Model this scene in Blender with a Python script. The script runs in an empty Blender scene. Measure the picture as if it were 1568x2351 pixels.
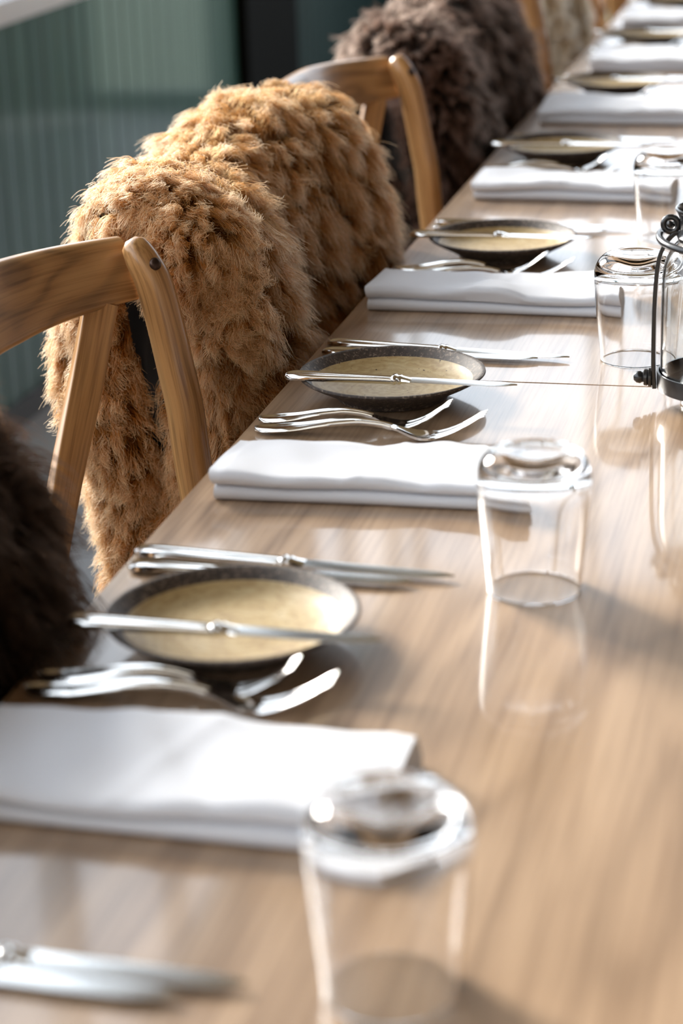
import bpy, math
import numpy as np
from mathutils import Matrix, Vector

sc = bpy.context.scene
C = bpy.context.scene.collection
TZ = 0.75                       # height of the table top; the helper V() lifts table-relative points

# ------------------------------------------------------------------ camera
F_PX, PITCH, YAW, ROLL = 4966.7488, 0.343502082, -0.241191595, -0.0326729218
CAMX, CAMZ = 0.495562355, 0.550057445 + TZ
Fd = np.array([math.sin(YAW)*math.cos(PITCH), math.cos(YAW)*math.cos(PITCH), -math.sin(PITCH)])
Rt = np.cross(Fd, [0, 0, 1]); Rt /= np.linalg.norm(Rt); Ut = np.cross(Rt, Fd)
c_, s_ = math.cos(ROLL), math.sin(ROLL)
R2, U2 = c_*Rt + s_*Ut, -s_*Rt + c_*Ut
cd = bpy.data.cameras.new('camera'); cam = bpy.data.objects.new('camera', cd); C.objects.link(cam)
cam.matrix_world = Matrix(((R2[0], U2[0], -Fd[0], CAMX), (R2[1], U2[1], -Fd[1], 0.0), (R2[2], U2[2], -Fd[2], CAMZ), (0, 0, 0, 1)))
cd.sensor_fit = 'VERTICAL'; cd.sensor_height = 36.0; cd.sensor_width = 24.0
cd.lens = F_PX/2351*36
cd.clip_start = 0.02
cd.dof.use_dof = True; cd.dof.focus_distance = 1.93; cd.dof.aperture_fstop = 4.6
sc.camera = cam

# ------------------------------------------------------------------ light and exposure
sc.view_settings.view_transform = 'Standard'; sc.view_settings.look = 'None'
sc.view_settings.gamma = 1.0; sc.view_settings.use_curve_mapping = False
sc.view_settings.exposure = 0.2
SKY = 3.0
w = bpy.data.worlds.new('world'); sc.world = w; w.use_nodes = True
nt = w.node_tree; nt.nodes.clear()
wo = nt.nodes.new('ShaderNodeOutputWorld'); bg = nt.nodes.new('ShaderNodeBackground')
tc = nt.nodes.new('ShaderNodeTexCoord'); sx = nt.nodes.new('ShaderNodeSeparateXYZ')
rp = nt.nodes.new('ShaderNodeValToRGB'); rp.color_ramp.interpolation = 'EASE'
rp.color_ramp.elements[0].position = 0.0; rp.color_ramp.elements[0].color = (.28, .34, .29, 1)
rp.color_ramp.elements[1].position = 0.06; rp.color_ramp.elements[1].color = (.86, .94, 1.04, 1)
nt.links.new(tc.outputs['Generated'], sx.inputs[0]); nt.links.new(sx.outputs[2], rp.inputs[0])
nt.links.new(rp.outputs[0], bg.inputs[0]); bg.inputs[1].default_value = SKY
nt.links.new(bg.outputs[0], wo.inputs[0])

# the sun, low through haze, enters by the left windows
sd = bpy.data.lights.new('sun', 'SUN'); sd.energy = 11.0; sd.angle = math.radians(20); sd.color = (1.0, .95, .87)
so = bpy.data.objects.new('sun', sd); C.objects.link(so)
so.rotation_euler = Vector((-.74, .64, .39)).to_track_quat('Z', 'Y').to_euler()
so.location = (-3, 4, 4)

WT = 3.4                        # top of the windows
ROOM = dict(x0=-1.147, x1=3.1, y0=-2.2, y1=7.8, z1=3.6, sill=.80)

def portal(name, loc, rot, sx_, sy_):
    d = bpy.data.lights.new(name, 'AREA'); d.shape = 'RECTANGLE'; d.size = sx_; d.size_y = sy_
    d.cycles.is_portal = True
    o = bpy.data.objects.new(name, d); C.objects.link(o); o.location = loc; o.rotation_euler = rot
portal('window_daylight', (ROOM['x0']-.06, (ROOM['y0']+ROOM['y1'])/2, (ROOM['sill']+WT)/2), (0, -math.pi/2, 0), WT-ROOM['sill'], 10)
portal('window_daylight', ((ROOM['x0']+ROOM['x1'])/2, ROOM['y1']+.06, (ROOM['sill']+WT)/2), (-math.pi/2, 0, 0), 4.2, WT-ROOM['sill'])

# ------------------------------------------------------------------ materials
def mat(name, base=(.5, .5, .5), rough=.5, metal=0., **kw):
    m = bpy.data.materials.new(name); m.use_nodes = True
    b = m.node_tree.nodes['Principled BSDF']
    b.inputs['Base Color'].default_value = (*base, 1); b.inputs['Roughness'].default_value = rough
    b.inputs['Metallic'].default_value = metal
    for k, v in kw.items(): b.inputs[k.replace('_', ' ')].default_value = v
    return m
def N(m, t, **kw):
    n = m.node_tree.nodes.new(t)
    for k, v in kw.items(): setattr(n, k, v)
    return n
def L(m, a, b): m.node_tree.links.new(a, b)
def coords(m, scale=(1, 1, 1), rot=(0, 0, 0)):
    t = N(m, 'ShaderNodeTexCoord'); mp = N(m, 'ShaderNodeMapping')
    mp.inputs['Scale'].default_value = scale; mp.inputs['Rotation'].default_value = rot
    L(m, t.outputs['Object'], mp.inputs[0]); return mp.outputs[0]
def noise(m, vec, scale, detail=4, rough=.55, dist=0):
    n = N(m, 'ShaderNodeTexNoise'); n.inputs['Scale'].default_value = scale
    n.inputs['Detail'].default_value = detail; n.inputs['Roughness'].default_value = rough
    n.inputs['Distortion'].default_value = dist
    L(m, vec, n.inputs['Vector']); return n.outputs['Fac']
def ramp(m, fac, stops):
    r = N(m, 'ShaderNodeValToRGB'); e = r.color_ramp.elements
    while len(e) < len(stops): e.new(.5)
    for i, (p, c) in enumerate(stops):
        e[i].position = p; e[i].color = (*c, 1)
    L(m, fac, r.inputs[0]); return r.outputs[0]
def mix(m, fac, a, b, mode='MIX'):
    n = N(m, 'ShaderNodeMix', data_type='RGBA', blend_type=mode)
    if hasattr(fac, 'links'): L(m, fac, n.inputs[0])
    else: n.inputs[0].default_value = fac
    for s, v in ((6, a), (7, b)):
        if hasattr(v, 'links'): L(m, v, n.inputs[s])
        else: n.inputs[s].default_value = (*v, 1)
    return n.outputs[2]
def bump(m, h, strength=.3, dist=.001):
    b = N(m, 'ShaderNodeBump'); b.inputs['Strength'].default_value = strength
    b.inputs['Distance'].default_value = dist; L(m, h, b.inputs['Height'])
    L(m, b.outputs[0], m.node_tree.nodes['Principled BSDF'].inputs['Normal'])
def base(m, col): L(m, col, m.node_tree.nodes['Principled BSDF'].inputs['Base Color'])

def wood(name, dark, mid, light, rough=.35, axis='Y', coat=0., fine=1., ring=5., bands=26., along=.10, ringmix=.5):
    """long-grained wood: cathedral rings plus fine pores running along one axis of the grain attribute"""
    m = mat(name, mid, rough)
    at = N(m, 'ShaderNodeAttribute', attribute_name='grain'); oi = N(m, 'ShaderNodeObjectInfo')
    ad = N(m, 'ShaderNodeVectorMath', operation='ADD'); L(m, at.outputs['Vector'], ad.inputs[0]); L(m, oi.outputs['Location'], ad.inputs[1])
    ax = 'XYZ'.index(axis)
    def vec(k):
        mp = N(m, 'ShaderNodeMapping'); sc_ = [1, 1, 1]; sc_[ax] = k; mp.inputs['Scale'].default_value = sc_
        L(m, ad.outputs[0], mp.inputs[0]); return mp.outputs[0]
    warp = noise(m, vec(along), ring, 2, .5)
    wv = N(m, 'ShaderNodeMath', operation='MULTIPLY'); L(m, warp, wv.inputs[0]); wv.inputs[1].default_value = bands*6.28/4
    sn = N(m, 'ShaderNodeMath', operation='SINE'); L(m, wv.outputs[0], sn.inputs[0])
    f = noise(m, vec(.025), 260*fine, 3, .6)
    f2 = noise(m, vec(.025), 70*fine, 3, .6)
    rr = N(m, 'ShaderNodeMapRange'); L(m, sn.outputs[0], rr.inputs[0]); rr.inputs[1].default_value = -1
    rings = ramp(m, rr.outputs[0], [(0., dark), (.22, mid), (1., light)])
    pores = ramp(m, f, [(.36, dark), (.55, light)])
    streak = ramp(m, f2, [(.3, mid), (.7, light)])
    c = mix(m, 1-ringmix, rings, pores); c = mix(m, .35, c, streak)
    base(m, c); bump(m, f, .12, .0006)
    b = m.node_tree.nodes['Principled BSDF']; b.inputs['Coat Weight'].default_value = coat; b.inputs['Coat Roughness'].default_value = .12
    return m

M_TABLE = wood('oak_table_top', (.15, .085, .044), (.28, .175, .102), (.45, .305, .19), rough=.36, axis='Y', coat=.7, ring=6.5, bands=34., along=.2, ringmix=.55)
M_TABLE.node_tree.nodes['Principled BSDF'].inputs['Coat Roughness'].default_value = .07
M_TLEG = wood('oak_table_leg', (.16, .09, .05), (.26, .16, .09), (.34, .22, .13), rough=.4, axis='Z')
M_CHAIR = wood('waxed_oak_chair', (.11, .045, .013), (.35, .155, .045), (.60, .33, .130), rough=.28, axis='Y', coat=.25, fine=1.3, ring=26., bands=14., along=.05, ringmix=.45)
M_RAIL = wood('steam_bent_oak_rail', (.080, .034, .012), (.33, .155, .052), (.50, .28, .115), rough=.3, axis='Y', coat=.25, fine=1.5, ring=11., bands=30., along=.35, ringmix=.62)
M_SEAT = wood('woven_seat_straw', (.22, .14, .07), (.36, .25, .13), (.46, .34, .20), rough=.7, axis='X')
M_STEEL = mat('polished_steel', (.80, .79, .77), .09, 1.)
M_BLADE = mat('satin_steel_blade', (.78, .79, .79), .16, 1.)
M_IRON = mat('black_iron', (.012, .012, .013), .28, .0, Coat_Weight=.4, Coat_Roughness=.15)
_v = coords(M_IRON); bump(M_IRON, noise(M_IRON, _v, 140, 3), .25, .0008)
M_SCREW = mat('bronzed_screw', (.06, .035, .025), .35, .8)
M_GLASS = mat('clear_glass', (1, 1, 1), .0, 0., Transmission_Weight=1., IOR=1.48)
M_LGLASS = mat('smoky_lantern_glass', (.90, .91, .90), .0, 0., Transmission_Weight=1., IOR=1.45)
M_WAX = mat('tealight_wax', (.8, .78, .70), .5, 0., Subsurface_Weight=.3)
M_TIN = mat('tealight_tin', (.6, .6, .6), .3, 1.)

M_LINEN = mat('white_linen', (.72, .735, .78), .85, 0., Sheen_Weight=.2)
_v = coords(M_LINEN, (1, 1, 1)); _w = N(M_LINEN, 'ShaderNodeTexWave'); _w.inputs['Scale'].default_value = 900; L(M_LINEN, _v, _w.inputs[0])
_n = noise(M_LINEN, _v, 60, 4); _mx = N(M_LINEN, 'ShaderNodeMath', operation='ADD'); L(M_LINEN, _w.outputs['Fac'], _mx.inputs[0]); L(M_LINEN, _n, _mx.inputs[1])
bump(M_LINEN, _mx.outputs[0], .15, .0006)

M_STONE = mat('dark_speckled_stoneware', (.05, .035, .028), .58)
_v = coords(M_STONE); _a = noise(M_STONE, _v, 300, 5, .75); _b2 = noise(M_STONE, _v, 60, 3)
_c = ramp(M_STONE, _a, [(.40, (.022, .015, .012)), (.55, (.060, .038, .027)), (.61, (.32, .25, .19))])
_c = mix(M_STONE, .35, _c, ramp(M_STONE, _b2, [(.3, (.02, .014, .011)), (.7, (.10, .075, .06))])); base(M_STONE, _c); bump(M_STONE, _a, .4, .0006)
M_GLAZE = mat('cream_reactive_glaze', (.62, .50, .28), .5, 0., Coat_Weight=.08, Coat_Roughness=.1)
_v = coords(M_GLAZE, (1, 1, 6)); _a = noise(M_GLAZE, _v, 26, 6, .7, 1.2)
_g = N(M_GLAZE, 'ShaderNodeTexWave', wave_type='RINGS', rings_direction='Z'); _g.inputs['Scale'].default_value = 42; _g.inputs['Distortion'].default_value = 9
_g.inputs['Detail'].default_value = 3; _g.inputs['Detail Scale'].default_value = 2.
L(M_GLAZE, coords(M_GLAZE), _g.inputs[0])
_c = ramp(M_GLAZE, _a, [(.30, (.30, .19, .075)), (.5, (.46, .33, .15)), (.70, (.58, .47, .27))])
_c2 = ramp(M_GLAZE, _g.outputs['Fac'], [(.0, (.36, .24, .10)), (1., (.54, .42, .22))])
_sp = ramp(M_GLAZE, noise(M_GLAZE, coords(M_GLAZE), 330, 2, .5), [(.27, (.12, .07, .03)), (.31, (1, 1, 1))])
_c = mix(M_GLAZE, .35, _c, _c2); _c = mix(M_GLAZE, 1., _c, _sp, 'MULTIPLY'); base(M_GLAZE, _c)

M_FLOOR = mat('grey_floor_tiles', (.3, .32, .35), .35)
_v = coords(M_FLOOR); _bt = N(M_FLOOR, 'ShaderNodeTexBrick'); _bt.offset = 0.5
_bt.inputs['Color1'].default_value = (.42, .44, .47, 1); _bt.inputs['Color2'].default_value = (.36, .38, .41, 1); _bt.inputs['Mortar'].default_value = (.16, .16, .17, 1)
_bt.inputs['Scale'].default_value = 1.; _bt.inputs['Brick Width'].default_value = 1.2; _bt.inputs['Row Height'].default_value = .62; _bt.inputs['Mortar Size'].default_value = .006
L(M_FLOOR, _v, _bt.inputs[0]); _n = ramp(M_FLOOR, noise(M_FLOOR, _v, 3, 5), [(.3, (.8, .8, .8)), (.7, (1.1, 1.1, 1.1))])
base(M_FLOOR, mix(M_FLOOR, 1., _bt.outputs[0], _n, 'MULTIPLY'))

def boards(name, dark, light, rough):
    m = mat(name, dark, rough, 0., Coat_Weight=.6, Coat_Roughness=.08)
    n = noise(m, coords(m, (1, 1, .06)), 14, 4, .6); base(m, ramp(m, n, [(.3, dark), (.7, light)])); bump(m, noise(m, coords(m, (1, 1, .12)), 22, 3, .6), .5, .006)
    return m
M_GREEN = boards('gloss_green_boards', (.028, .085, .070), (.065, .150, .122), .42)
M_GREEN.node_tree.nodes['Principled BSDF'].inputs['Coat Weight'].default_value = .45
M_DTEAL = boards('dark_teal_boards', (.010, .026, .026), (.022, .048, .047), .5)
M_GREEN.node_tree.nodes['Principled BSDF'].inputs['Specular IOR Level'].default_value = .3
M_DTEAL.node_tree.nodes['Principled BSDF'].inputs['Coat Weight'].default_value = .0
M_DTEAL.node_tree.nodes['Principled BSDF'].inputs['Specular IOR Level'].default_value = .2
M_DARK = mat('near_black_column', (.006, .006, .005), .8)
M_DARK.node_tree.nodes['Principled BSDF'].inputs['Specular IOR Level'].default_value = .05
M_WHITE = mat('white_gloss_paint', (.78, .80, .84), .3)
M_PLASTER = mat('dark_warm_plaster', (.15, .12, .10), .8)
M_PLASTER2 = mat('warm_plaster', (.42, .39, .36), .8)
M_CEIL = wood('timber_ceiling_boards', (.16, .09, .04), (.28, .165, .08), (.36, .23, .12), rough=.5, axis='Y')
M_BASEB = mat('charcoal_baseboard', (.05, .055, .06), .5)

def fur(name, root, mid, tip):  # colour ramp paints occlusion into the roots and rim light into the tips
    m = bpy.data.materials.new(name); m.use_nodes = True; t = m.node_tree; t.nodes.clear()
    out = t.nodes.new('ShaderNodeOutputMaterial'); h = t.nodes.new('ShaderNodeBsdfPrincipled'); tr = t.nodes.new('ShaderNodeBsdfTranslucent'); ms = t.nodes.new('ShaderNodeMixShader')
    h.inputs['Roughness'].default_value = .55; h.inputs['Specular IOR Level'].default_value = .22; ms.inputs[0].default_value = .50
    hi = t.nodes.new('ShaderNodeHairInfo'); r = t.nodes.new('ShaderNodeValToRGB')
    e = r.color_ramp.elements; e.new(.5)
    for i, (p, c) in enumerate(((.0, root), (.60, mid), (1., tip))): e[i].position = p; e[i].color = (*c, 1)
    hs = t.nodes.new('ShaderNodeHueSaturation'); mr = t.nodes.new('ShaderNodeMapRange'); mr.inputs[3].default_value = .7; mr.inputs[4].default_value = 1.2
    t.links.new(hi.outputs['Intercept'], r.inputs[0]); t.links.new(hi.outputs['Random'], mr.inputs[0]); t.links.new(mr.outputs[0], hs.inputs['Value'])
    t.links.new(r.outputs[0], hs.inputs['Color']); t.links.new(hs.outputs[0], h.inputs['Base Color']); t.links.new(hs.outputs[0], tr.inputs['Color']); t.links.new(h.outputs[0], ms.inputs[1]); t.links.new(tr.outputs[0], ms.inputs[2]); t.links.new(tr.outputs[0], ms.inputs[2])
    hb = t.nodes.new('ShaderNodeBsdfHairPrincipled'); hb.parametrization = 'COLOR'; hb.inputs['Roughness'].default_value = .45; hb.inputs['Radial Roughness'].default_value = .6; hb.inputs['IOR'].default_value = 1.3
    t.links.new(hs.outputs[0], hb.inputs['Color']); m2 = t.nodes.new('ShaderNodeMixShader'); m2.inputs[0].default_value = .22
    t.links.new(ms.outputs[0], m2.inputs[1]); t.links.new(hb.outputs[0], m2.inputs[2]); t.links.new(m2.outputs[0], out.inputs[0])
    return m
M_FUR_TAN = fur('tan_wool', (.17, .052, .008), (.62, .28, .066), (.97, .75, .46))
M_FUR_DARK = fur('espresso_wool', (.014, .006, .003), (.032, .014, .007), (.09, .042, .022))
M_FUR_BROWN = fur('brown_wool', (.018, .009, .006), (.062, .032, .020), (.34, .19, .13))
M_FUR_CREAM = fur('cream_wool', (.80, .64, .40), (.93, .87, .74), (.98, .96, .90))
M_HIDE = mat('grey_suede_hide', (.055, .048, .044), .9)
M_FELT_CREAM = mat('cream_wool_felt', (.62, .50, .33), 1.)
M_HIDE_TAN = mat('wool_root_felt', (.20, .10, .035), 1.)

# ------------------------------------------------------------------ mesh helpers
class MB:
    """collects shapes into one mesh; g is the position along the grain (side, length, height) of each vertex"""
    def __init__(s): s.v = []; s.f = []; s.mi = []; s.g = []
    def add(s, V_, F_, mi=0, G=None):
        s.g += [tuple(map(float, p)) for p in (V_ if G is None else G)]
        o = len(s.v); s.v += [tuple(map(float, p)) for p in V_]; s.f += [tuple(o+i for i in f) for f in F_]; s.mi += [mi]*len(F_); return s
    def box(s, a, b, mi=0):
        (x0, y0, z0), (x1, y1, z1) = a, b
        return s.add([(x0,y0,z0),(x1,y0,z0),(x1,y1,z0),(x0,y1,z0),(x0,y0,z1),(x1,y0,z1),(x1,y1,z1),(x0,y1,z1)],
                     [(3,2,1,0),(4,5,6,7),(0,1,5,4),(1,2,6,5),(2,3,7,6),(3,0,4,7)], mi)
    def rings(s, rings, closed=True, cap=True, mi=0, G=None):
        n = len(rings[0]); V_ = [p for r in rings for p in r]; F_ = []
        for i in range(len(rings)-1):
            for j in range(n if closed else n-1):
                k = (j+1) % n; F_.append((i*n+j, i*n+k, (i+1)*n+k, (i+1)*n+j))
        if cap and closed: F_.append(tuple(range(n-1, -1, -1))); F_.append(tuple((len(rings)-1)*n+j for j in range(n)))
        return s.add(V_, F_, mi, G)
    def lathe(s, prof, seg=64, mi=None, closed=False):
        """revolve (r,z) pairs about z; mi may be a list per segment"""
        m = len(prof); V_ = []; F_ = []; MI = []
        for r, z in prof:
            for j in range(seg):
                a = 2*math.pi*j/seg; V_.append((r*math.cos(a), r*math.sin(a), z))
        for i in range(m if closed else m-1):
            i2 = (i+1) % m
            for j in range(seg):
                k = (j+1) % seg; F_.append((i*seg+j, i*seg+k, i2*seg+k, i2*seg+j)); MI.append(mi[i] if mi else 0)
        o = len(s.v); s.v += V_; s.g += V_; s.f += [tuple(o+i for i in f) for f in F_]; s.mi += MI; return s
    def sweep(s, path, sec, up=(0, 0, 1), closed=False, mi=0):
        """sec(t,i) -> list of (a,b): a along side, b along up"""
        P = np.array(path, float); n = len(P); R = []; up_ = up; G = []; L_ = np.r_[0, np.cumsum(np.linalg.norm(np.diff(P, axis=0), axis=1))]
        for i in range(n):
            up = up_(i/(n-1)) if callable(up_) else up_
            t = (P[(i+1) % n]-P[i-1]) if closed else (P[min(i+1, n-1)]-P[max(i-1, 0)])
            t /= np.linalg.norm(t); u = np.array(up, float); sd_ = np.cross(t, u); sd_ /= np.linalg.norm(sd_); uu = np.cross(sd_, t)
            sc_ = sec(i/(n-1), i)
            R.append([P[i]+a*sd_+b*uu for a, b in sc_]); G += [(a, L_[i], b) for a, b in sc_]
        if closed: R.append(R[0]); G += G[:len(R[0])]
        return s.rings(R, cap=not closed, mi=mi, G=G)
    def tube(s, path, r, seg=12, up=(0, 0, 1), closed=False, mi=0):
        rr = r if callable(r) else (lambda t: r)
        return s.sweep(path, lambda t, i: [(rr(t)*math.cos(2*math.pi*j/seg), rr(t)*math.sin(2*math.pi*j/seg)) for j in range(seg)], up, closed, mi)
    def mesh(s, name, mats, smooth=True, bevel=None):
        me = bpy.data.meshes.new(name); me.from_pydata(s.v, [], s.f)
        for m in (mats if isinstance(mats, (list, tuple)) else [mats]): me.materials.append(m)
        me.polygons.foreach_set('material_index', s.mi)
        at = me.attributes.new('grain', 'FLOAT_VECTOR', 'POINT'); at.data.foreach_set('vector', np.array(s.g, np.float32).reshape(-1))
        me.validate(); me.update()
        import bmesh
        bm = bmesh.new(); bm.from_mesh(me); bmesh.ops.remove_doubles(bm, verts=bm.verts, dist=1e-6)
        bmesh.ops.recalc_face_normals(bm, faces=bm.faces)
        if bevel: bmesh.ops.bevel(bm, geom=bm.edges[:], offset=bevel, segments=3, affect='EDGES', profile=.6)
        bm.to_mesh(me); bm.free()
        if smooth:
            me.polygons.foreach_set('use_smooth', [True]*len(me.polygons))
            me.set_sharp_from_angle(angle=math.radians(42))
        return me
def link(name, me, parent=None, loc=(0, 0, 0)):
    o = bpy.data.objects.new(name, me); C.objects.link(o); o.parent = parent; o.location = loc; return o
def thing(name, label, cat, loc, group=None, rz=0):
    o = bpy.data.objects.new(name, None); C.objects.link(o); o.location = loc; o.rotation_euler = (0, 0, rz)
    o.empty_display_size = .05
    o['label'] = label; o['category'] = cat
    if group: o['group'] = group
    return o
def tag(o, label, cat, group=None):
    o['label'] = label; o['category'] = cat
    if group: o['group'] = group
    return o
def struct(name, mb, m, **k):
    o = link(name, mb.mesh(name, m, **k)); o['kind'] = 'structure'; return o
def rrect(hw, hh, r, n=4):
    P = []
    for cx, cy, a0 in ((hw-r, hh-r, 0), (-hw+r, hh-r, 90), (-hw+r, -hh+r, 180), (hw-r, -hh+r, 270)):
        for k in range(n+1):
            a = math.radians(a0+90*k/n); P.append((cx+r*math.cos(a), cy+r*math.sin(a)))
    return P
def smooth_path(pts, n):
    """Catmull-Rom through pts"""
    P = np.array(pts, float); P = np.vstack([2*P[0]-P[1], P, 2*P[-1]-P[-2]]); out = []
    segs = len(P)-3
    for k in range(n):
        u = k/(n-1)*segs; i = min(int(u), segs-1); t = u-i
        a, b, c, d = P[i:i+4]
        out.append(.5*((2*b)+(-a+c)*t+(2*a-5*b+4*c-d)*t*t+(-a+3*b-3*c+d)*t**3))
    return np.array(out)

# ------------------------------------------------------------------ the room
x0, x1, y0, y1, z1, SILL = [ROOM[k] for k in ('x0', 'x1', 'y0', 'y1', 'z1', 'sill')]
struct('floor', MB().box((x0-.2, y0-.2, -.1), (x1+.2, y1+.2, 0)), M_FLOOR, smooth=False)
struct('ceiling', MB().box((x0-.2, y0-.2, z1), (x1+.2, y1+.2, z1+.1)), M_CEIL, smooth=False)
# left wainscot of upright boards with V joints, then a dark column, then darker boards
def board_wall(name, ya, yb, m, pitch=.085, zt=SILL, zb=.0):
    mb = MB(); n = int(round((yb-ya)/pitch)); p = (yb-ya)/n
    prof = [(x0-.12, ya)]
    for i in range(n):
        a = ya+i*p; prof += [(x0-.006, a), (x0, a+.005), (x0, a+p-.005)]
    prof += [(x0-.006, yb), (x0-.12, yb)]
    mb.rings([[(x, y, zb) for x, y in prof], [(x, y, zt) for x, y in prof]])
    return struct(name, mb, m, smooth=False)
board_wall('wall_left', y0, 5.68, M_GREEN)
struct('trim_1', MB().box((x0-.12, 5.68, 0), (x0+.03, 6.22, z1)), M_DARK, smooth=False)
board_wall('wall_left_end', 6.22, y1, M_DTEAL)
struct('baseboard_left', MB().box((x0, y0, 0), (x0+.012, 5.68, .05)), M_BASEB, smooth=False)
# window sill: upper ledge and a lower lip
struct('trim_2', MB().box((x0-.14, y0, SILL+.012), (x0+.035, 5.68, SILL+.045)), M_WHITE, smooth=False)
struct('trim_3', MB().box((x0-.12, y0, SILL-.006), (x0+.014, 5.68, SILL+.012)), M_WHITE, smooth=False)
# wall above the windows
struct('wall_left_top', MB().box((x0-.12, y0, WT), (x0, y1, z1)), M_CEIL, smooth=False)
def window(name, a, b, axis):
    """white frame with one mullion between a and b along the wall, and one pane"""
    mb = MB(); z0_, z1_ = SILL+.045, WT; t = .05
    def bx(u0, u1, v0, v1):
        if axis == 'y': mb.box((x0-.09, u0, v0), (x0-.03, u1, v1))
        else: mb.box((u0, y1+.03, v0), (u1, y1+.09, v1))
    bx(a, a+t, z0_, z1_); bx(b-t, b, z0_, z1_); bx(a+t, b-t, z0_, z0_+t); bx(a+t, b-t, z1_-t, z1_); m_ = (a+b)/2
    bx(m_-.02, m_+.02, z0_+t, z1_-t)
    bx(a+t, m_-.02, 2.1, 2.14); bx(m_+.02, b-t, 2.1, 2.14)
    return struct(name, mb, M_WHITE, smooth=False)
n = 1
for k in range(5):
    a = y0+k*(5.68-y0)/5; window('window_%d' % n, a, a+(5.68-y0)/5, 'y'); n += 1
window('window_%d' % n, 6.22, y1, 'y'); n += 1
# far wall: dark teal boards low, windows above
DX0, DX1 = -.46, .10                                          # unseen door opening, added for its bright reflection in the green boards
struct('wall_far', MB().box((x0-.12, y1, 0), (DX0, y1+.12, SILL)).box((DX1, y1, 0), (x1, y1+.12, SILL)), M_DTEAL, smooth=False)
struct('trim_4', MB().box((x0-.12, y1-.03, SILL), (DX0, y1+.13, SILL+.045)).box((DX1, y1-.03, SILL), (x1, y1+.13, SILL+.045)), M_WHITE, smooth=False)
_d = MB()
for a_, b_ in (((DX0, y1+.02, 0), (DX0+.05, y1+.07, 2.1)), ((DX1-.05, y1+.02, 0), (DX1, y1+.07, 2.1)), ((DX0+.05, y1+.02, 0), (DX1-.05, y1+.07, .07)), ((DX0+.05, y1+.02, 2.03), (DX1-.05, y1+.07, 2.1))): _d.box(a_, b_)
struct('added_door', _d, M_GREEN, smooth=False)
struct('wall_far_top', MB().box((x0-.12, y1, WT), (x1, y1+.12, z1)), M_CEIL, smooth=False)
for k in range(3):
    a = x0+k*(x1-x0)/3; window('window_%d' % n, a, a+(x1-x0)/3, 'x'); n += 1
struct('wall_right', MB().box((x1, y0, 0), (x1+.12, y1+.12, z1)), M_PLASTER, smooth=False)
struct('wall_near', MB().box((x0-.12, y0-.12, 0), (x1+.12, y0, z1)), M_PLASTER2, smooth=False)

# ------------------------------------------------------------------ tables
TW = .80
def table(ya, yb, label):
    g = .0006
    t = thing('dining_table', label, 'table', (TW/2, (ya+yb)/2, 0), 'oak tables joined end to end')
    hy = (yb-ya)/2-g; hx = TW/2
    me = MB().box((-hx, -hy, TZ-.038), (hx, hy, TZ)).mesh('table_top', M_TABLE, smooth=False, bevel=.0012); link('table_top', me, t)
    ap = MB()
    for s in (-1, 1):
        ap.box((-hx+.12, s*(hy-.10)-.012, TZ-.11), (hx-.12, s*(hy-.10)+.012, TZ-.039))
        ap.box((s*(hx-.12)-.012, -hy+.112, TZ-.11), (s*(hx-.12)+.012, hy-.112, TZ-.039))
    link('apron', ap.mesh('apron', M_TLEG, bevel=.002), t)
    pd = MB().box((-.035, -.045, .05), (.035, .045, TZ-.039)).mesh('pedestal', M_TLEG, bevel=.004)
    ft = MB().box((-.09, -.30, 0), (.09, .30, .049)).mesh('foot', M_TLEG, bevel=.006)
    for sy__ in (-1, 1):
        o = link('pedestal', pd, t, (0, sy__*(hy-.42), 0)); link('foot', ft, o)
    return t
table(-.25, 1.8535, 'pale oak table in the foreground, with a seam across its far end')
table(1.8535, 3.957, 'pale oak table just beyond the seam line, carrying the third to sixth napkins')
table(3.957, 6.06, 'farthest pale oak table, at the top of the photo')

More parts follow.
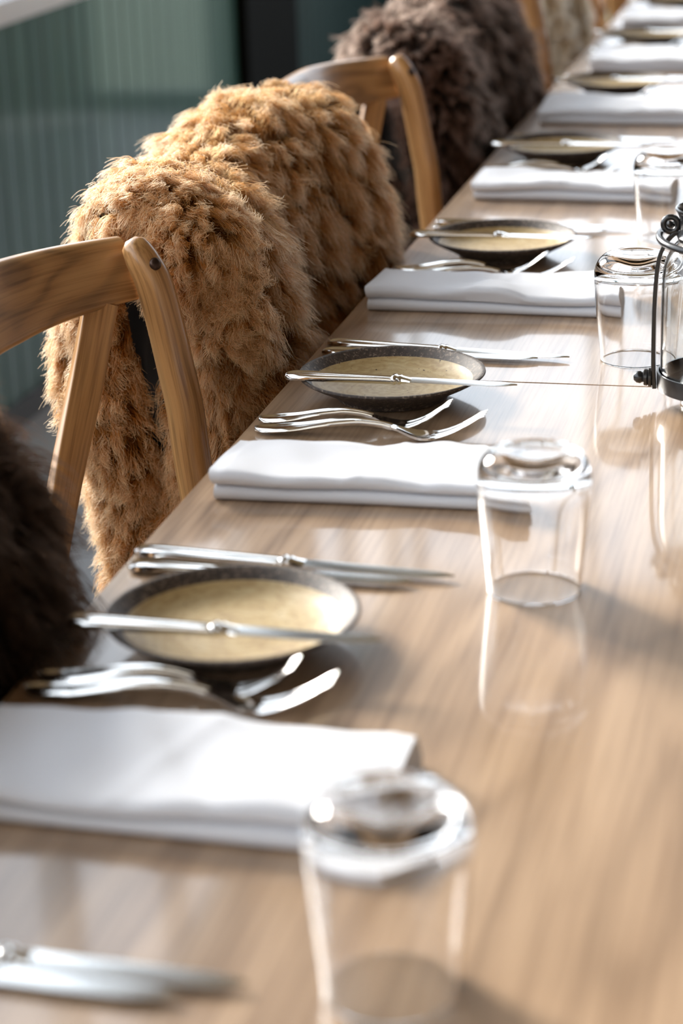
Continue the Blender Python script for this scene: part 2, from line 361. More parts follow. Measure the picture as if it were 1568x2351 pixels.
# ------------------------------------------------------------------ chairs
POST = [(-.117, .146), (-.107, .128), (-.098, .108), (-.090, .073), (-.082, .029), (-.076, -.006), (-.072, -.052), (-.062, -.15), (-.056, -.30), (-.062, -.50), (-.085, -.75)]
def post_x(z): return float(np.interp(z, [p[1] for p in POST][::-1], [p[0] for p in POST][::-1]))
def rail_pt(t):  # t in -1..1, plan curve of the bow
    return -.127-.069*(1-abs(t)**2.6), .214*t
def chair_meshes():
    r = {}
    for s, k in ((1, 'far'), (-1, 'near')):
        p = smooth_path([(x, s*.2, z+TZ) for x, z in POST], 44)
        def rad(t): return (float(np.interp(t, [0, .006, .015, .03, .09, .2, .6, 1], [.005, .0085, .0105, .0120, .0148, .0163, .0170, .0140])))
        r['post'+k] = MB().tube(p, rad, 20, up=(0, 1, 0)).mesh('back_post', M_CHAIR)
    p = []
    for i in range(41):
        t = -1+2*i/40; x, y = rail_pt(t); p.append((x, y, TZ+.117))
    def sec(t, i):
        u = 1-abs(2*t-1); h = .0265+.0055*min(1, u*1.6); th = .0085
        return [(a-(b)*.42, b) for a, b in rrect(th, h, .0065)]
    mb = MB().sweep(p, sec)
    # scarf joint line: a thin dark wedge line is drawn by a shallow notch
    r['rail'] = mb.mesh('top_rail', M_RAIL)
    for s, k in ((1, 'a'), (-1, 'b')):
        dx = .0 if s > 0 else -.011
        q = smooth_path([(-.140, s*.178, .094), (-.147+dx*.5, s*.145, .03), (-.146+dx, s*.065, -.05), (-.138+dx, 0, -.115), (-.116+dx*.5, -s*.08, -.19), (-.080, -s*.15, -.268)], 26)
        q[:, 2] += TZ
        r['brace'+k] = MB().sweep(q, lambda t, i: rrect(.0148, .0058, .002), up=(lambda t, s=s: (1, -s*float(np.interp(t, [0, .25, .5, .8, 1], [1.5, 1.2, .35, -.4, -.8])), .12))).mesh('cross_brace', M_CHAIR)
    outline = []
    for k in range(48):
        a = 2*math.pi*k/48; cx, sy__ = math.cos(a), math.sin(a)
        outline.append((.135+.205*math.copysign(abs(cx)**.55, cx), .212*math.copysign(abs(sy__)**.55, sy__)*(1+.03*cx)))
    sr = []
    for z, sc_ in ((-.333, .97), (-.33, .99), (-.315, 1.), (-.303, .99), (-.300, .965)):
        sr.append([(.135+(x-.135)*sc_, y*sc_, z+TZ) for x, y in outline])
    r['seat'] = MB().rings(sr).mesh('seat_frame', M_CHAIR)
    r['weave'] = MB().rings([[(.135+(x-.135)*sc_, y*sc_, z+TZ) for x, y in outline] for z, sc_ in ((-.3005, .88), (-.296, .87), (-.295, .6), (-.297, .2))]).mesh('woven_seat', M_SEAT)
    r['leg'] = MB().tube([(0, 0, TZ-.332), (.004, 0, .3), (.012, 0, .0)], lambda t: .018-.003*t, 16, up=(0, 1, 0)).mesh('front_leg', M_CHAIR)
    r['side'] = MB().tube([(-.055, 0, .2), (.29, 0, .2)], .010, 12).mesh('stretcher', M_CHAIR)
    r['cross'] = MB().tube([(.12, -.19, .2), (.12, .19, .2)], .010, 12).mesh('stretcher', M_CHAIR)
    r['screw'] = MB().lathe([(0, .0032), (.002, .0031), (.0042, .0022), (.0055, .0008), (.0058, 0), (.0058, -.006)], 24).mesh('screw', M_SCREW)
    return r
CM = chair_meshes()
def chair(yc, label, dx=0, rz=0):
    t = thing('cross_back_chair', label, 'chair', (dx, yc, 0), 'oak cross back chairs along the table', rz)
    link('seat_frame', CM['seat'], t); link('woven_seat', CM['weave'], t)
    for k, s in (('far', 1), ('near', -1)):
        p = link('back_post', CM['post'+k], t)
        o = link('screw', CM['screw'], p, (-.0922, s*.2-.0085, TZ+.1265)); o['label'] = 'dark bronze screw head'
        o.rotation_euler = Vector((.90, -.50, .25)).to_track_quat('Z', 'Y').to_euler()
    link('top_rail', CM['rail'], t)
    link('cross_brace', CM['bracea'], t); link('cross_brace', CM['braceb'], t)
    for s in (-1, 1):
        link('front_leg', CM['leg'], t, (.28, s*.178, 0)); link('stretcher', CM['side'], t, (0, s*.185, 0))
    link('stretcher', CM['cross'], t)
    return t
chair(.997, 'oak cross back chair hidden under the espresso brown fleece, nearest the camera')
chair(1.555, 'bare oak cross back chair in sharp focus, curved rail cut by the left edge')
chair(2.113, 'oak cross back chair under the big tan fleece')
chair(2.671, 'bare oak cross back chair with honey coloured bow, between tan and brown fleeces')
chair(3.232, 'oak cross back chair under the dark brown fleece')
chair(3.755, 'oak chair whose blurred post stands between the dark brown and cream fleeces')
chair(4.355, 'oak chair under the cream fleece')
chair(4.92, 'blurred oak chair just beyond the cream fleece')
chair(5.48, 'farthest blurred oak chair at the top of the photo')

# ------------------------------------------------------------------ fleeces
PATH = [(-.085, -.215), (-.125, -.262), (-.160, -.262), (-.188, -.19), (-.215, -.09), (-.224, .0), (-.222, .08), (-.203, .138), (-.165, .163), (-.118, .162), (-.084, .135), (-.066, .08), (-.053, .01), (-.045, -.08), (-.042, -.17), (-.020, -.235), (.06, -.262), (.15, -.268)]
def unit(a): return a/np.maximum(np.linalg.norm(a, axis=-1, keepdims=True), 1e-9)
class Drape:
    """a hide laid over a chair back: u runs from the back hem over the rail and down to the seat, v from near to far"""
    def __init__(s, yc, seed, dx=0., ends=(-.240, .250)):
        s.yc = yc; s.dx = dx; s.ends = ends; s.rng = np.random.default_rng(seed); s.ph = s.rng.uniform(0, 6.28, 12)
        s.P = smooth_path([(x, z) for x, z in PATH], 400)
        d = np.r_[0, np.cumsum(np.linalg.norm(np.diff(s.P, axis=0), axis=1))]; s.len = d[-1]; s.d = d/d[-1]
    def pos(s, u, v):
        x = np.interp(u, s.d, s.P[:, 0]); z = np.interp(u, s.d, s.P[:, 1])
        # hem widths: narrow at the back bottom, full over the rail, full on the seat
        near = s.ends[0]+.03*np.clip((.30-u)/.2, 0, 1)*np.clip(u/.1, 0, 1)+.008*np.sin(u*19+s.ph[0])-.045*np.clip((u-.60)/.12, 0, 1)+.035*np.exp(-((u-.39)/.07)**2)
        far = s.ends[1]-.03*np.clip((.2-u)/.2, 0, 1)+.012*np.sin(u*17+s.ph[1])
        y = near+(far-near)*v
        m = np.sin(np.pi*v)                                 # sags between the two posts
        top = np.exp(-((u-.47)/.10)**2)
        front = 1/(1+np.exp(-(u-.53)*40))
        x = x+front*(-.034*np.exp(-((v-.42)/.20)**2)+.024*np.exp(-((v-.17)/.10)**2)-.022*np.exp(-(v/.06)**2)*np.clip((u-.56)/.05, 0, 1)+.030*np.exp(-((v-.95)/.22)**2))+.010*np.sin(v*9+s.ph[2])*(1-front)*.6-.012*top*(2*v-1)*0
        z = z+top*(.016*np.clip((v-.45)/.3, 0, 1)-.008*np.exp(-((v-.33)/.14)**2)+.006*np.exp(-((v-.12)/.1)**2))
        bmp = .007*np.sin(u*31+v*7+s.ph[3])*np.sin(v*13-u*9+s.ph[4])+.004*np.sin(u*57+s.ph[5])*np.sin(v*29+s.ph[6])
        return np.stack([x+bmp+s.dx, y+s.yc, z+bmp*.5*top], -1)
    def frame(s, u, v):
        e = 1e-3; du = s.pos(u+e, v)-s.pos(u-e, v); dv = s.pos(u, v+e)-s.pos(u, v-e)
        nn = unit(np.cross(du, dv)); flip = np.where(nn[..., 2]*0+1 > 0, 1, 1)
        return nn, unit(du), unit(dv)
def flap_pos(u, v, yc, dx, ph):
    """a corner that has flopped towards the camera from the top of the near post; u down, v across"""
    c = smooth_path([(-.122, -.215, .166), (-.113, -.262, .158), (-.092, -.286, .125), (-.075, -.290, .085), (-.066, -.286, .045)], 60)
    t = np.linspace(0, 1, 60); hw = np.interp(u, [0, .3, .6, .85, 1], [.058, .060, .046, .034, .014])
    x = np.interp(u, t, c[:, 0]); y = np.interp(u, t, c[:, 1]); z = np.interp(u, t, c[:, 2])
    q = 2*v-1
    b = .006*np.sin(u*11+v*9+ph[7])
    return np.stack([x+hw*q+dx, y+yc+.05*q*q*np.clip(u*1.5, 0, 1)+b, z-.028*q*q-.01*q], -1)

SIDE_F = [(.125, -.112, -.062), (.06, -.118, -.052), (.0, -.120, -.046), (-.07, -.126, -.044), (-.11, -.150, -.044), (-.17, -.168, -.042), (-.265, -.165, -.030)]
SIDE_B = [(.10, -.216, -.190), (.04, -.224, -.172), (-.03, -.226, -.160), (-.10, -.218, -.152), (-.18, -.202, -.140), (-.27, -.175, -.095)]
def side_pos(tab, u, v, yc, dx, ph):
    """the hide rolled round its near edge, facing the camera side; u down, v across"""
    A = np.array(tab); z = np.interp(u, np.linspace(0, 1, len(A)), A[:, 0]); xa = np.interp(-z, -A[:, 0], A[:, 1]); xb = np.interp(-z, -A[:, 0], A[:, 2])
    y = yc-.262+.030*(2*v-1)**2+.008*np.sin(u*14+ph[8])+.010*u
    return np.stack([xa+(xb-xa)*v+.005*np.sin(u*11+ph[9])+dx, y, z], -1)
def fleece(name, label, yc, seed, m, length=.045, clumps=4200, per=30, radius=.00032, dx=0., flap=True, curl=1., felt=M_HIDE_TAN, ends=(-.240, .250), dz=0.):
    D = Drape(yc, seed, dx, ends); rng = D.rng
    t = thing(name, label, 'sheepskin', (0, 0, TZ+dz), 'sheepskins draped over chair backs')
    # hide: outer felt face and inner suede face
    nu, nv = 90, 26; uu, vv = np.meshgrid(np.linspace(0, 1, nu), np.linspace(0, 1, nv), indexing='ij')
    P0 = D.pos(uu, vv); nn, _, _ = D.frame(uu, vv)
    # make sure normals point away from the chair
    ctr = np.array([-.14+dx, yc, 0.]); sgn = np.sign(((P0-ctr)[..., [0, 2]]*nn[..., [0, 2]]).sum(-1)); k = 1 if np.median(sgn) > 0 else -1
    nn = nn*k; Pi = P0-nn*.004
    mb = MB()
    def grid(A, mi): mb.rings([list(map(tuple, r)) for r in A], closed=False, cap=False, mi=mi)
    grid(P0, 1); grid(Pi, 0)
    edge = [P0[0], P0[:, -1], P0[-1][::-1], P0[::-1, 0]]; ei = [Pi[0], Pi[:, -1], Pi[-1][::-1], Pi[::-1, 0]]
    mb.rings([list(map(tuple, np.vstack(edge))), list(map(tuple, np.vstack(ei)))], closed=False, cap=False, mi=0)
    if flap:
        u2, v2 = np.meshgrid(np.linspace(0, 1, 24), np.linspace(0, 1, 14), indexing='ij')
        grid(flap_pos(u2, v2, yc, dx, D.ph), 1)
        for tb in (SIDE_F, SIDE_B): grid(side_pos(tb, u2, v2, yc, dx, D.ph), 1)
    link('hide', mb.mesh('hide', [M_HIDE, felt]), t)
    # wool
    nf = int(clumps*.17) if flap else 0
    cu_, cv_ = rng.uniform(0, 1, clumps), rng.uniform(0, 1, clumps)
    n_edge = int(clumps*.12)                                      # rolled edges carry extra locks
    n_edge = int(clumps*.16); cv_[:n_edge] = rng.beta(.6, 14, n_edge); cv_[n_edge:2*n_edge] = 1-rng.beta(.6, 14, n_edge)
    K = per
    def strands(posf, framef, cu, cv, edge_fn, su, sv, ln, droop, curl=curl, cf=.62, near_short=False):
        n_ = len(cu)
        U_ = np.clip(cu[:, None]+rng.normal(0, su, (n_, K)), 0, 1); V_ = np.clip(cv[:, None]+rng.normal(0, sv, (n_, K)), 0, 1)
        root = posf(U_, V_); cr = posf(cu, cv); nrm, du_ = framef(cu, cv)
        nrm = unit(nrm+edge_fn(cu, cv))
        fl = np.stack([np.sin(cr[:, 1]*38+cr[:, 2]*23+D.ph[9]), np.sin(cr[:, 2]*31-cr[:, 1]*27+D.ph[10]), np.sin(cr[:, 0]*37+cr[:, 1]*33+D.ph[11])], -1)
        nrm = unit(nrm+rng.normal(0, .13, nrm.shape)+.32*fl)
        Ln = ln*rng.uniform(.75, 1.15, n_)*(np.clip(.55+.45*cv/.14, 0, 1) if near_short else 1)
        g = np.zeros((n_, 3)); g[:, 2] = -1
        side = unit(np.cross(nrm, rng.normal(0, 1, (n_, 3)))); side2 = np.cross(nrm, side)
        NP = 8; T = np.linspace(0, 1, NP)
        hang = droop*rng.uniform(.6, 1.3, n_)
        ph = rng.uniform(0, 6.28, n_); fr = rng.uniform(1.1, 2.2, n_)*curl; am = rng.uniform(.0012, .0036, n_)*curl
        out = np.zeros((n_, K, NP, 3))
        kl = rng.uniform(.72, 1.08, (n_, K)); kd = rng.normal(0, .13, (n_, K, 3)); kp = rng.normal(0, .5, (n_, K))
        for k_, tt in enumerate(T):
            core = nrm*Ln[:, None]*tt*(1-.25*tt*hang[:, None])+g*(Ln*hang*.55*tt*tt)[:, None]
            a = (ph+fr*6.28*tt); 
            A = a[:, None]+kp
            hel = (side[:, None]*np.cos(A)[..., None]+side2[:, None]*np.sin(A)[..., None]-side[:, None]*np.cos(ph)[:, None, None]-side2[:, None]*np.sin(ph)[:, None, None])*(am*tt)[:, None, None]
            cl = cf*tt**.8
            base_ = root+(cr[:, None]-root)*cl
            out[:, :, k_] = base_+core[:, None]*kl[..., None]+hel+kd*(Ln*tt*tt)[:, None, None]*.55
        return out.reshape(-1, NP, 3)
    def fr1(u, v):
        a, b, _ = D.frame(u, v); return a*k, b
    def eg1(u, v):
        e = np.zeros((len(u), 3)); e[:, 1] = -2.2*np.exp(-v/.05)+2.2*np.exp(-(1-v)/.05)
        inw = np.exp(-v/.03)*rng.uniform(0, 1, len(u))*2.0; a, b, _ = D.frame(u, v); e -= (a*k)*inw[:, None]; return e
    sp = math.sqrt(D.len*.46/clumps)
    S = [strands(D.pos, fr1, cu_, cv_, eg1, sp*.62/D.len, sp*.62/.46, length, 1.15, near_short=True)]
    if flap:
        def fp(u, v): return flap_pos(u, v, yc, dx, D.ph)
        def fr2(u, v):
            e = 1e-3; a = fp(u+e, v)-fp(u-e, v); b = fp(u, v+e)-fp(u, v-e); n_ = unit(np.cross(a, b)); s2 = np.sign(n_[:, 2]-n_[:, 1]*1.5); return n_*s2[:, None], unit(a)
        def eg2(u, v):
            e = np.zeros((len(u), 3)); e[:, 0] = -1.2*np.exp(-v/.12)+1.2*np.exp(-(1-v)/.12); return e
        fu, fv = rng.uniform(0, 1, nf), rng.uniform(0, 1, nf)
        S.append(strands(fp, fr2, fu, fv, eg2, .03, .045, length*.72, .8, curl*1.5, .82))
    if flap:
        for tb, cnt in ((SIDE_F, .13), (SIDE_B, .085)):
            def fs(u, v, tb=tb): return side_pos(tb, u, v, yc, dx, D.ph)
            def fr3(u, v):
                n_ = np.zeros((len(u), 3)); n_[:, 1] = -1; n_[:, 0] = (2*v-1)*.9; n_[:, 2] = -.35; return unit(n_), n_
            def eg3(u, v): return np.zeros((len(u), 3))
            nk = int(clumps*cnt); S.append(strands(fs, fr3, rng.uniform(0, 1, nk), rng.uniform(0, 1, nk), eg3, .02, .06, length*.62, .9, curl*1.1, .5))
    S = np.concatenate(S).astype(np.float32); n_, NP = S.shape[:2]
    hc = bpy.data.hair_curves.new('wool'); hc.add_curves([NP]*n_)
    hc.points.foreach_set('position', S.reshape(-1)) if hasattr(hc.points, 'foreach_set') and 'position' in hc.points[0].bl_rna.properties else hc.attributes['position'].data.foreach_set('vector', S.reshape(-1))
    ra = hc.attributes.get('radius') or hc.attributes.new('radius', 'FLOAT', 'POINT')
    ra.data.foreach_set('value', np.tile((radius*(1-.72*np.linspace(0, 1, NP)**1.5)).astype(np.float32), n_))
    hc.materials.append(m)
    o = bpy.data.objects.new('wool', hc); C.objects.link(o); o.parent = t; o['kind'] = 'stuff'
    return t
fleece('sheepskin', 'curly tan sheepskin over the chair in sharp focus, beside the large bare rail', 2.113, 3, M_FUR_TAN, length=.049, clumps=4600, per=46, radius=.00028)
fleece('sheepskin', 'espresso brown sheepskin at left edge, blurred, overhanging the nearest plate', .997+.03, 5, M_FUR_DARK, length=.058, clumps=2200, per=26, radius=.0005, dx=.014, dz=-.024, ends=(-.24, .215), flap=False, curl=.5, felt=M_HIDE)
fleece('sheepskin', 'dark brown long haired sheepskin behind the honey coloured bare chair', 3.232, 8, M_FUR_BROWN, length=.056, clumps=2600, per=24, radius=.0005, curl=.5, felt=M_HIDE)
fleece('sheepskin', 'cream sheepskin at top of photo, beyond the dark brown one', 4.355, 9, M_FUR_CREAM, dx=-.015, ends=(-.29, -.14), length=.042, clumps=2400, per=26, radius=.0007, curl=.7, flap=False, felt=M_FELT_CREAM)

# ------------------------------------------------------------------ plates
PLATE = [(0, .0), (.030, .0), (.046, .0), (.0485, .0008), (.050, .004), (.060, .010), (.072, .016), (.0805, .0208), (.0825, .0225), (.0822, .0240), (.0808, .0243), (.0785, .0232), (.0712, .0170)]
PLATE_IN = [(.0712, .0170), (.069, .0148), (.060, .0108), (.048, .0086), (.030, .0078), (.012, .0080), (0, .0082)]
ME_PB = MB().lathe(PLATE, 96).mesh('plate_body', M_STONE)
ME_PG = MB().lathe(PLATE_IN, 96).mesh('glazed_well', M_GLAZE)
def plate(x, y, label, rz):
    t = thing('side_plate', label, 'plate', (x, y, TZ+.0002), 'stoneware side plates along the table', rz)
    link('plate_body', ME_PB, t); o = link('glazed_well', ME_PG, t); o['label'] = 'cream glazed centre of the plate'

# ------------------------------------------------------------------ cutlery
def loft_x(secs, name, m, groove=True):
    """secs: (x, half width, z bottom, z top); flattened sections with a raised rim line on top"""
    R = []
    for x, hw, zb, zt in secs:
        h = zt-zb
        if groove: pr = [(1, .45), (.93, .85), (.80, 1), (.66, .92), (.58, .74), (0, .80), (-.58, .74), (-.66, .92), (-.80, 1), (-.93, .85), (-1, .45), (-.85, .12), (-.5, 0), (.5, 0), (.85, .12)]
        else: pr = [(1, .5), (.9, .85), (.6, 1), (0, 1), (-.6, 1), (-.9, .85), (-1, .5), (-.8, .1), (-.4, 0), (.4, 0), (.8, .1)]
        R.append([(x, a*hw, zb+b*h) for a, b in pr])
    return MB().rings(R).mesh(name, m)
def knife_meshes(Lk, w=1.):
    h = Lk*.475
    S = []
    for t, hw, zt in ((0, .0015, .0035), (.008, .0044, .0048), (.03, .0070, .0056), (.08, .0084, .0062), (.16, .0088, .0064), (.3, .0082, .0064), (.5, .0070, .0064), (.7, .0060, .0064), (.88, .0054, .0064), (.95, .0055, .0064), (1, .0052, .0060)):
        S.append((t*h, hw*w, .0076*0+.0002 if zt > .005 else .0015, zt))
    hd = loft_x(S, 'handle', M_STEEL)
    bo = []
    for dx_, hw, hz in ((0, .0062, .0036), (.0015, .0070, .0041), (.003, .0070, .0041), (.0045, .0058, .0034), (.006, .0066, .0037), (.0075, .0066, .0036), (.009, .0052, .0028), (.014, .0060, .0018), (.017, .0070, .0012)):
        bo.append((h+dx_-.001, hw*w, .0040-hz, .0040+hz))
    bm_ = loft_x(bo, 'bolster', M_STEEL, groove=False)
    # blade: thin wedge lying on its flat, spine straight, belly curving to the tip
    bl = MB(); b0 = h+.013; n_ = 26; R = []
    for i in range(n_+1):
        t = i/n_; x = b0+(Lk-b0)*t
        top = .0058*w if t < .80 else .0058*w-(.0045*w)*((t-.80)/.20)**2.0
        bot = -.0062*w-.0014*w*math.sin(min(1, t/.6)*math.pi*.5)+(0 if t < .70 else (.0084*w)*((t-.70)/.30)**2.4)
        if i == n_: bot = top-.0008
        th = .0011*(1-.45*t)
        R.append([(x, top, .004+th), (x, (top*.6+bot*.4), .004+th*.9), (x, bot, .0040+.0001), (x, bot, .0040-.0001), (x, (top*.6+bot*.4), .004-th*.9), (x, top, .004-th)])
    bl.rings(R)
    return hd, bm_, bl.mesh('blade', M_BLADE)
KN_L, KN_S = knife_meshes(.238), knife_meshes(.206)
def knife(name, meshes, x, y, z, rz, label, group):
    t = thing(name, label, 'knife', (x, y, TZ+z), group, rz)
    link('handle', meshes[0], t); link('bolster', meshes[1], t); link('blade', meshes[2], t)
def fork_meshes(Lf):
    zc = lambda s: float(np.interp(s, [0, .06, .2, .34, .46, .56, .64, .70, .76, .84, .92, 1.0], [.0035, .0035, .0065, .0115, .0138, .0120, .0078, .0040, .0030, .0075, .0155, .0265]))
    xs = np.linspace(0, 1, 121); zz = np.array([zc(s) for s in xs]); kern = np.ones(9)/9; zz = np.convolve(np.pad(zz, 4, mode='edge'), kern, 'valid')
    Z = lambda s: float(np.interp(s, xs, zz))
    hwf = lambda s: float(np.interp(s, [0, .008, .03, .08, .15, .3, .45, .56, .62, .67, .72, .76], [.0012, .0042, .0072, .0090, .0092, .0068, .0044, .0034, .0042, .0078, .0108, .0112]))
    hs = [(s*Lf, hwf(s), Z(s)-.0026*(1 if s > .02 else .6), Z(s)+.0022) for s in np.r_[0, .008, .02, .04, np.linspace(.07, .60, 28)]]
    hd = loft_x(hs, 'handle', M_STEEL)
    mb = MB(); R = []
    for s in np.linspace(.595, .775, 16):
        hw = hwf(s) if s < .76 else .0112; dish = .0022*min(1, max(0, (s-.62)/.08))
        R.append([(s*Lf, hw, Z(s)+.0012), (s*Lf, hw*.5, Z(s)+.0012-dish*.75), (s*Lf, 0, Z(s)+.0012-dish), (s*Lf, -hw*.5, Z(s)+.0012-dish*.75), (s*Lf, -hw, Z(s)+.0012),
                  (s*Lf, -hw, Z(s)-.0008), (s*Lf, -hw*.5, Z(s)-.0012-dish*.75), (s*Lf, 0, Z(s)-.0012-dish), (s*Lf, hw*.5, Z(s)-.0012-dish*.75), (s*Lf, hw, Z(s)-.0008)])
    mb.rings(R)
    for q in (-1.5, -.5, .5, 1.5):
        R = []
        for s in np.linspace(.765, 1., 16):
            w_ = .0021*(1-.45*(s-.765)/.235); cy = q*.0062*(1-.06*(s-.765)/.235); d = .0018*(1-abs(q)/1.5*.9)*(1-(s-.765)/.235)
            th = .0012*(1-.4*(s-.765)/.235)
            R.append([(s*Lf, cy+w_*ca, Z(s)+th*sa-d) for ca, sa in ((1, .25), (.75, .85), (.3, 1.1), (-.3, 1.1), (-.75, .85), (-1, .25), (-.8, -.8), (.8, -.8))])
        mb.rings(R)
    return hd, mb.mesh('tines', M_STEEL)
FK_L, FK_S = fork_meshes(.198), fork_meshes(.168)
def fork(name, meshes, x, y, rz, label, group):
    t = thing(name, label, 'fork', (x, y, TZ), group, rz)
    link('handle', meshes[0], t); link('tines', meshes[1], t)

# ------------------------------------------------------------------ napkins
def napkin_mesh(seed, Ln=.25, W=.096, curl=0., skew=.0, hump=0.):
    rng = np.random.default_rng(seed); ph = rng.uniform(0, 6.28, 10)
    # section in (y,z): a lower doubled fold with a second one lying on it; the folds face the camera
    sec = [(W, .001), (W, .0055), (W-.0008, .0095), (W-.002, .0110), (W-.0008, .0125), (W, .0165), (W-.001, .0205), (W-.004, .0222)]
    for k in range(1, 10): sec.append((W-.004-(W-.016)*k/10., .0222))
    for k in range(9):
        a = math.radians(90+180*k/8); sec.append((.0085+.0075*math.cos(a), .0166+.0056*math.sin(a)))
    sec += [(.0095, .0109)]
    for k in range(9):
        a = math.radians(90+180*k/8); sec.append((.0062+.0062*math.cos(a), .0054+.0052*math.sin(a)))
    for k in range(1, 10): sec.append((.0062+(W-.0062)*k/10., .0004))
    sec = np.array(sec); R = []; nx = 70
    for i in range(nx+1):
        t = i/nx; x = Ln*t; pts = []
        for j, (y, z) in enumerate(sec):
            top = max(0, (z-.010)/.012)
            zz = z*(1+.10*math.sin(t*5+ph[0]+y*22)+.05*math.sin(t*13+ph[1]-y*40)); 
            zz += hump*math.exp(-((t-.5)/.13)**2)*.0055*(top > .35)*(1 if y < .04 else .35)
            zz += curl*.012*max(0, (t-.80)/.2)**2*top*min(1, y/.05)
            yy = y+.0022*math.sin(t*4.2+ph[2])*(1-y/W)+.0016*math.sin(t*6+ph[3])*(y/W)+(.0025*math.sin(t*7+ph[4]) if z > .011 and y < .03 else 0)
            xx = x+(t-.5)*2*(-skew)*(y/W)*(1 if t > .5 else .0)+(.004*(1-top) if t < .5 else -.003*top)*abs(2*t-1)**3
            if t < .5: xx -= (.012*(1-y/W)+0.0)*(1-2*t)*0
            if t > .97 or t < .03: zz *= .965
            if top > .5: zz += .0011*math.exp(-((x-.11-y*.35)/.006)**2)-.0009*math.exp(-((x-.17+y*.6)/.007)**2)+.0006*math.sin(x*120+y*60+ph[5])
            pts.append((xx, yy, max(.0003, zz)))
        R.append(pts)
    return MB().rings(R).mesh('napkin', M_LINEN)
def napkin(seed, x, y, rz, label, **k):
    o = link('folded_napkin', napkin_mesh(seed, **k), None, (x, y, TZ)); o.rotation_euler = (0, 0, rz)
    tag(o, label, 'napkin', 'folded white napkins along the table')

# ------------------------------------------------------------------ tumblers
OUT = [(.0306, .0006), (.0315, .0), (.0322, .0008), (.0338, .018), (.0360, .040), (.0378, .062), (.0386, .074), (.0387, .080), (.0378, .0865), (.0352, .0925), (.0310, .0970), (.0262, .0994), (.0215, .1000), (.0170, .0994), (.0100, .0986), (0, .0984)]
INN = [(0, .0846), (.012, .0848), (.022, .0862), (.0285, .0868), (.0330, .0842), (.0362, .0788), (.0368, .072), (.0360, .060), (.0342, .040), (.0320, .018), (.0306, .0006)]
prof = smooth_path(OUT, 60).tolist()+smooth_path(INN, 44).tolist()
ME_TUM = MB().lathe([(max(0, r), z) for r, z in prof], 96).mesh('tumbler', M_GLASS)
def tumbler(x, y, label):
    o = link('upturned_tumbler', ME_TUM, None, (x, y, TZ+.0003)); tag(o, label, 'glass', 'upturned tumblers along the table')

# ------------------------------------------------------------------ lay the places
# (plate x, y) row by row from the camera
ROWS = [(.110, .676), (.1178, 1.2349), (.1042, 1.7943), (.1135, 2.3465), (.1024, 2.924), (.111, 3.497), (.113, 4.077), (.106, 4.64)]
WHERE = ['in the bottom left corner, blurred', 'nearest the camera', 'in sharp focus beside the tan fleece', 'level with the bare honey coloured chair', 'fourth from the camera', 'fifth from the camera', 'sixth from the camera', 'farthest, at the top edge']
PL = ['dark rimmed cream plate nearest the camera, blurred, under a knife', 'dark rimmed cream plate in sharp focus, forks before it and tan fleece behind',
      'dark rimmed plate just beyond the napkin beside the clear tumbler and lantern', 'fourth dark rimmed plate from the camera, level with the dark brown fleece', 'fifth dark rimmed plate from the camera, a shiny knife across it',
      'sixth dark rimmed plate from the camera', 'farthest plate, only its edge at the top right corner']
rz_rng = np.random.default_rng(4)
for i, (px, py) in enumerate(ROWS):
    if i > 0:
        plate(px, py, PL[i-1], rz_rng.uniform(0, 6))
        dx_, dr = [(0, 0), (.0195, .0), (.0165, -.07), (.012, -.03), (.010, -.02), (.012, 0), (.01, .01), (.01, 0)][i][0], [(0, 0), (0, .005), (0, -.02), (0, -.012), (0, -.0), (0, 0), (0, .0), (0, 0)][i][1]
        yk = {1: 1.195, 2: 1.757, 3: 2.326}.get(i, py-.034)
        knife('butter_knife', KN_S, dx_, yk, .0243, dr-.02, 'butter knife laid across the plate ' + WHERE[i], 'butter knives laid across the plates')
        ff = {1: (.010, 1.140, .012, 1.160), 2: (.010, 1.677, .006, 1.704)}.get(i, (.010, py-.116, .008, py-.090))
        fork('dinner_fork', FK_L, ff[0], ff[1], -.005, 'longer of two forks before the plate ' + WHERE[i], 'dinner forks beside the plates')
        fork('entree_fork', FK_S, ff[2], ff[3], -.01, 'shorter of two forks, tucked at the plate ' + WHERE[i], 'entree forks beside the plates')
    kk = {0: (-.001, .846, -.03, .002, .828, -.02), 1: (.001, 1.384, -.08+.0, .006, 1.354, -.012), 2: (.007, 1.954, -.115, .009, 1.922, -.01)}.get(i, (.007, py+.155, -.07, .009, py+.125, -.02))
    knife('dinner_knife', KN_L, kk[0], kk[1], .0, kk[2], 'long dinner knife beyond the plate ' + WHERE[i] if i else 'long dinner knife in the bottom left corner, heavily blurred', 'dinner knives beside the plates')
    knife('entree_knife', KN_S, kk[3], kk[4], .0, kk[5], 'shorter knife tucked beyond the plate ' + WHERE[i] if i else 'shorter, nearer knife in the bottom left corner, heavily blurred', 'entree knives beside the plates')
NP_ = [(1, .010, .973, .002, 'large blurred white napkin nearest the camera, its end behind a tumbler', dict(Ln=.262, W=.110)),
       (2, .021, 1.505, .004, 'white folded napkin below the plate in sharp focus, its end behind a tumbler', dict(Ln=.250, W=.096, skew=.042)),
       (3, .012, 2.090, -.035, 'white folded napkin with a curled end, seen through the clear tumbler by the lantern', dict(Ln=.260, W=.098, curl=1.4, skew=.01, hump=1.)),
       (4, .024, 2.645, -.03, 'fourth white napkin from the camera, ending behind the tumbler at right edge', dict(Ln=.252, W=.10, curl=.8)),
       (5, .026, 3.204, -.015, 'fifth white napkin from the camera, broad and pale', dict(Ln=.255, W=.16)),
       (6, .036, 3.735, .0, 'sixth white napkin from the camera', dict(Ln=.25, W=.15)),
       (7, .030, 4.29, .0, 'farthest white napkin, in the top right corner', dict(Ln=.25, W=.15))]
for s, x, y, rz, lab, kw in NP_: napkin(s, x, y, rz, lab, **kw)
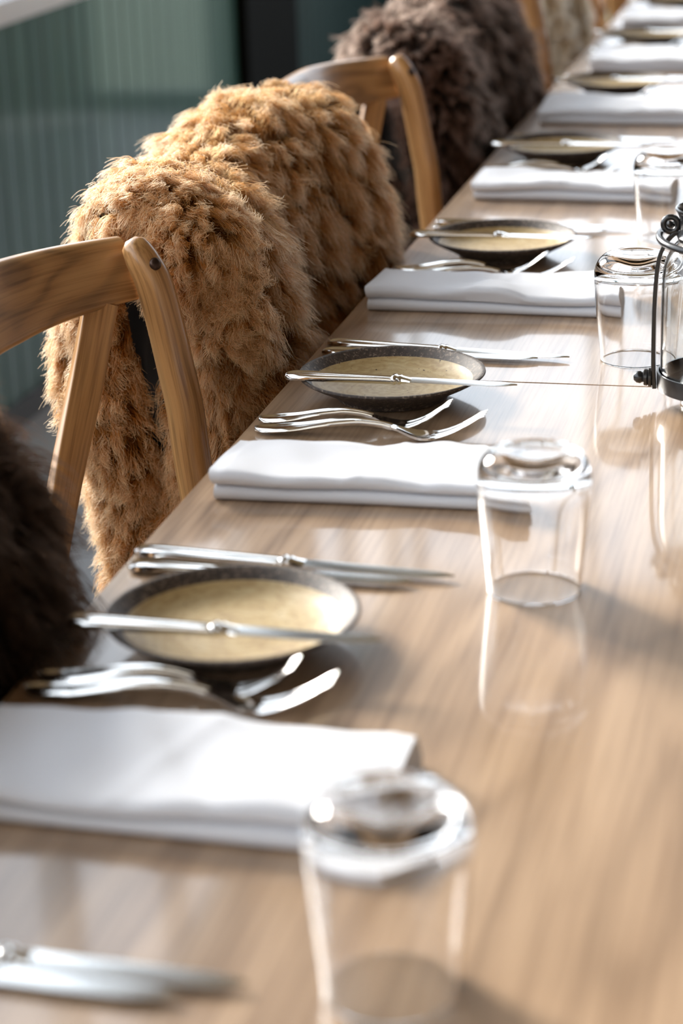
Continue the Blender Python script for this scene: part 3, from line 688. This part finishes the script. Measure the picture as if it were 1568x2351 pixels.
tumbler(.302, .854, 'upturned clear tumbler nearest the camera, heavily blurred')
tumbler(.294, 1.362, 'upturned clear tumbler over the end of the sharp white napkin')
tumbler(.3025, 1.943, 'upturned clear tumbler in sharp focus, left of the black lantern')
tumbler(.285, 2.456, 'upturned clear tumbler behind the lantern at the right edge')

# ------------------------------------------------------------------ lantern
t = thing('candle_lantern', 'black iron lantern with glass chimney cut by the right edge', 'lantern', (.3875, 1.812, TZ))
link('base', MB().lathe([(0, 0), (.0315, 0), (.0325, .001), (.0325, .0085), (.036, .0105), (.050, .013), (.0528, .0145), (.0532, .028), (.0530, .0292), (.0514, .0292), (.0512, .0172), (.0, .0165)], 80).mesh('base', M_IRON), t)
gp = smooth_path([(.0500, .0180), (.0505, .045), (.0505, .085), (.0500, .112), (.0470, .127), (.0400, .139), (.0340, .145), (.0325, .150)], 50)
gi = [(r-.0022, z) for r, z in gp[::-1]]
link('glass_chimney', MB().lathe([tuple(p) for p in gp]+gi+[tuple(gp[0])], 96).mesh('glass_chimney', M_LGLASS), t)
link('collar', MB().lathe([(.0345, .143), (.0375, .1435), (.0385, .147), (.0360, .151), (.0360, .161), (.0385, .167), (.0400, .169), (.0400, .1705), (.0385, .171), (.0345, .165), (.0335, .152), (.0335, .145), (.0345, .143)], 80).mesh('collar', M_IRON), t)
for s in (-1, 1):
    st = MB().sweep(smooth_path([(s*.0548, 0, .012), (s*.0560, 0, .03), (s*.0562, 0, .06), (s*.0556, 0, .095), (s*.0535, 0, .122), (s*.0490, 0, .137), (s*.0415, 0, .147), (s*.0372, 0, .149)], 40), lambda t_, i_: rrect(.0044, .0018, .0006), up=(1, 0, .0)).mesh('strap', M_IRON)
    link('strap', st, t)
    kn = MB().lathe([(0, .0165), (.0025, .016), (.0042, .0135), (.0046, .0105), (.0036, .0085), (.0044, .0080), (.0060, .0070), (.0062, .0045), (.0055, .0038), (.0070, .0030), (.0070, .0008), (.0050, .0), (0, 0)], 28).mesh('nut', M_IRON)
    o = link('nut', kn, t, (s*.0568, 0, .021)); o.scale = (1.2, 1.2, 1.); o.rotation_euler = (0, s*math.pi/2, 0)
ring = [(.0525*math.cos(a), .0525*math.sin(a)-.004, .1475+.004*math.sin(a)) for a in np.linspace(0, 2*math.pi, 73)[:-1]]
link('bail_handle', MB().tube(ring, .0032, 14, closed=True).mesh('bail_handle', M_IRON), t)
ey = [(-.0435+.0062*math.cos(a), -.002, .156+.0062*math.sin(a)) for a in np.linspace(0, 2*math.pi, 33)[:-1]]
link('eyelet', MB().tube(ey, .0026, 12, up=(0, 1, 0), closed=True).mesh('eyelet', M_IRON), t)
kn = MB().lathe([(0, .0085), (.003, .0075), (.0045, .0045), (.0040, .0015), (.0025, 0), (.0025, -.004)], 24).mesh('rivet', M_IRON)
o = link('rivet', kn, t, (-.0425, -.004, .1565)); o.scale = (.6, .6, .6); o.rotation_euler = (math.radians(70), 0, math.radians(-50))
link('candle_cup', MB().lathe([(0, .0168), (.034, .0168), (.0345, .019), (.030, .024), (.0225, .0255), (.0225, .040), (.0215, .040), (.0215, .027), (0, .027)], 60).mesh('candle_cup', M_IRON), t)
tl = thing('tealight', 'pale tealight in a clear cup inside the black lantern', 'candle', (.3875, 1.812, TZ+.0272))
link('tin', MB().lathe([(0, 0), (.0185, 0), (.0188, .0005), (.0188, .0145), (.0182, .0145), (.0180, .0008), (0, .0008)], 48).mesh('tin', M_TIN), tl)
link('wax', MB().lathe([(0, .001), (.0178, .001), (.0178, .011), (0, .0112)], 48).mesh('wax', M_WAX), tl)
link('wick', MB().tube([(0, 0, .011), (.0004, 0, .014), (.0012, 0, .0165)], .0006, 8, up=(0, 1, 0)).mesh('wick', M_DARK), tl)
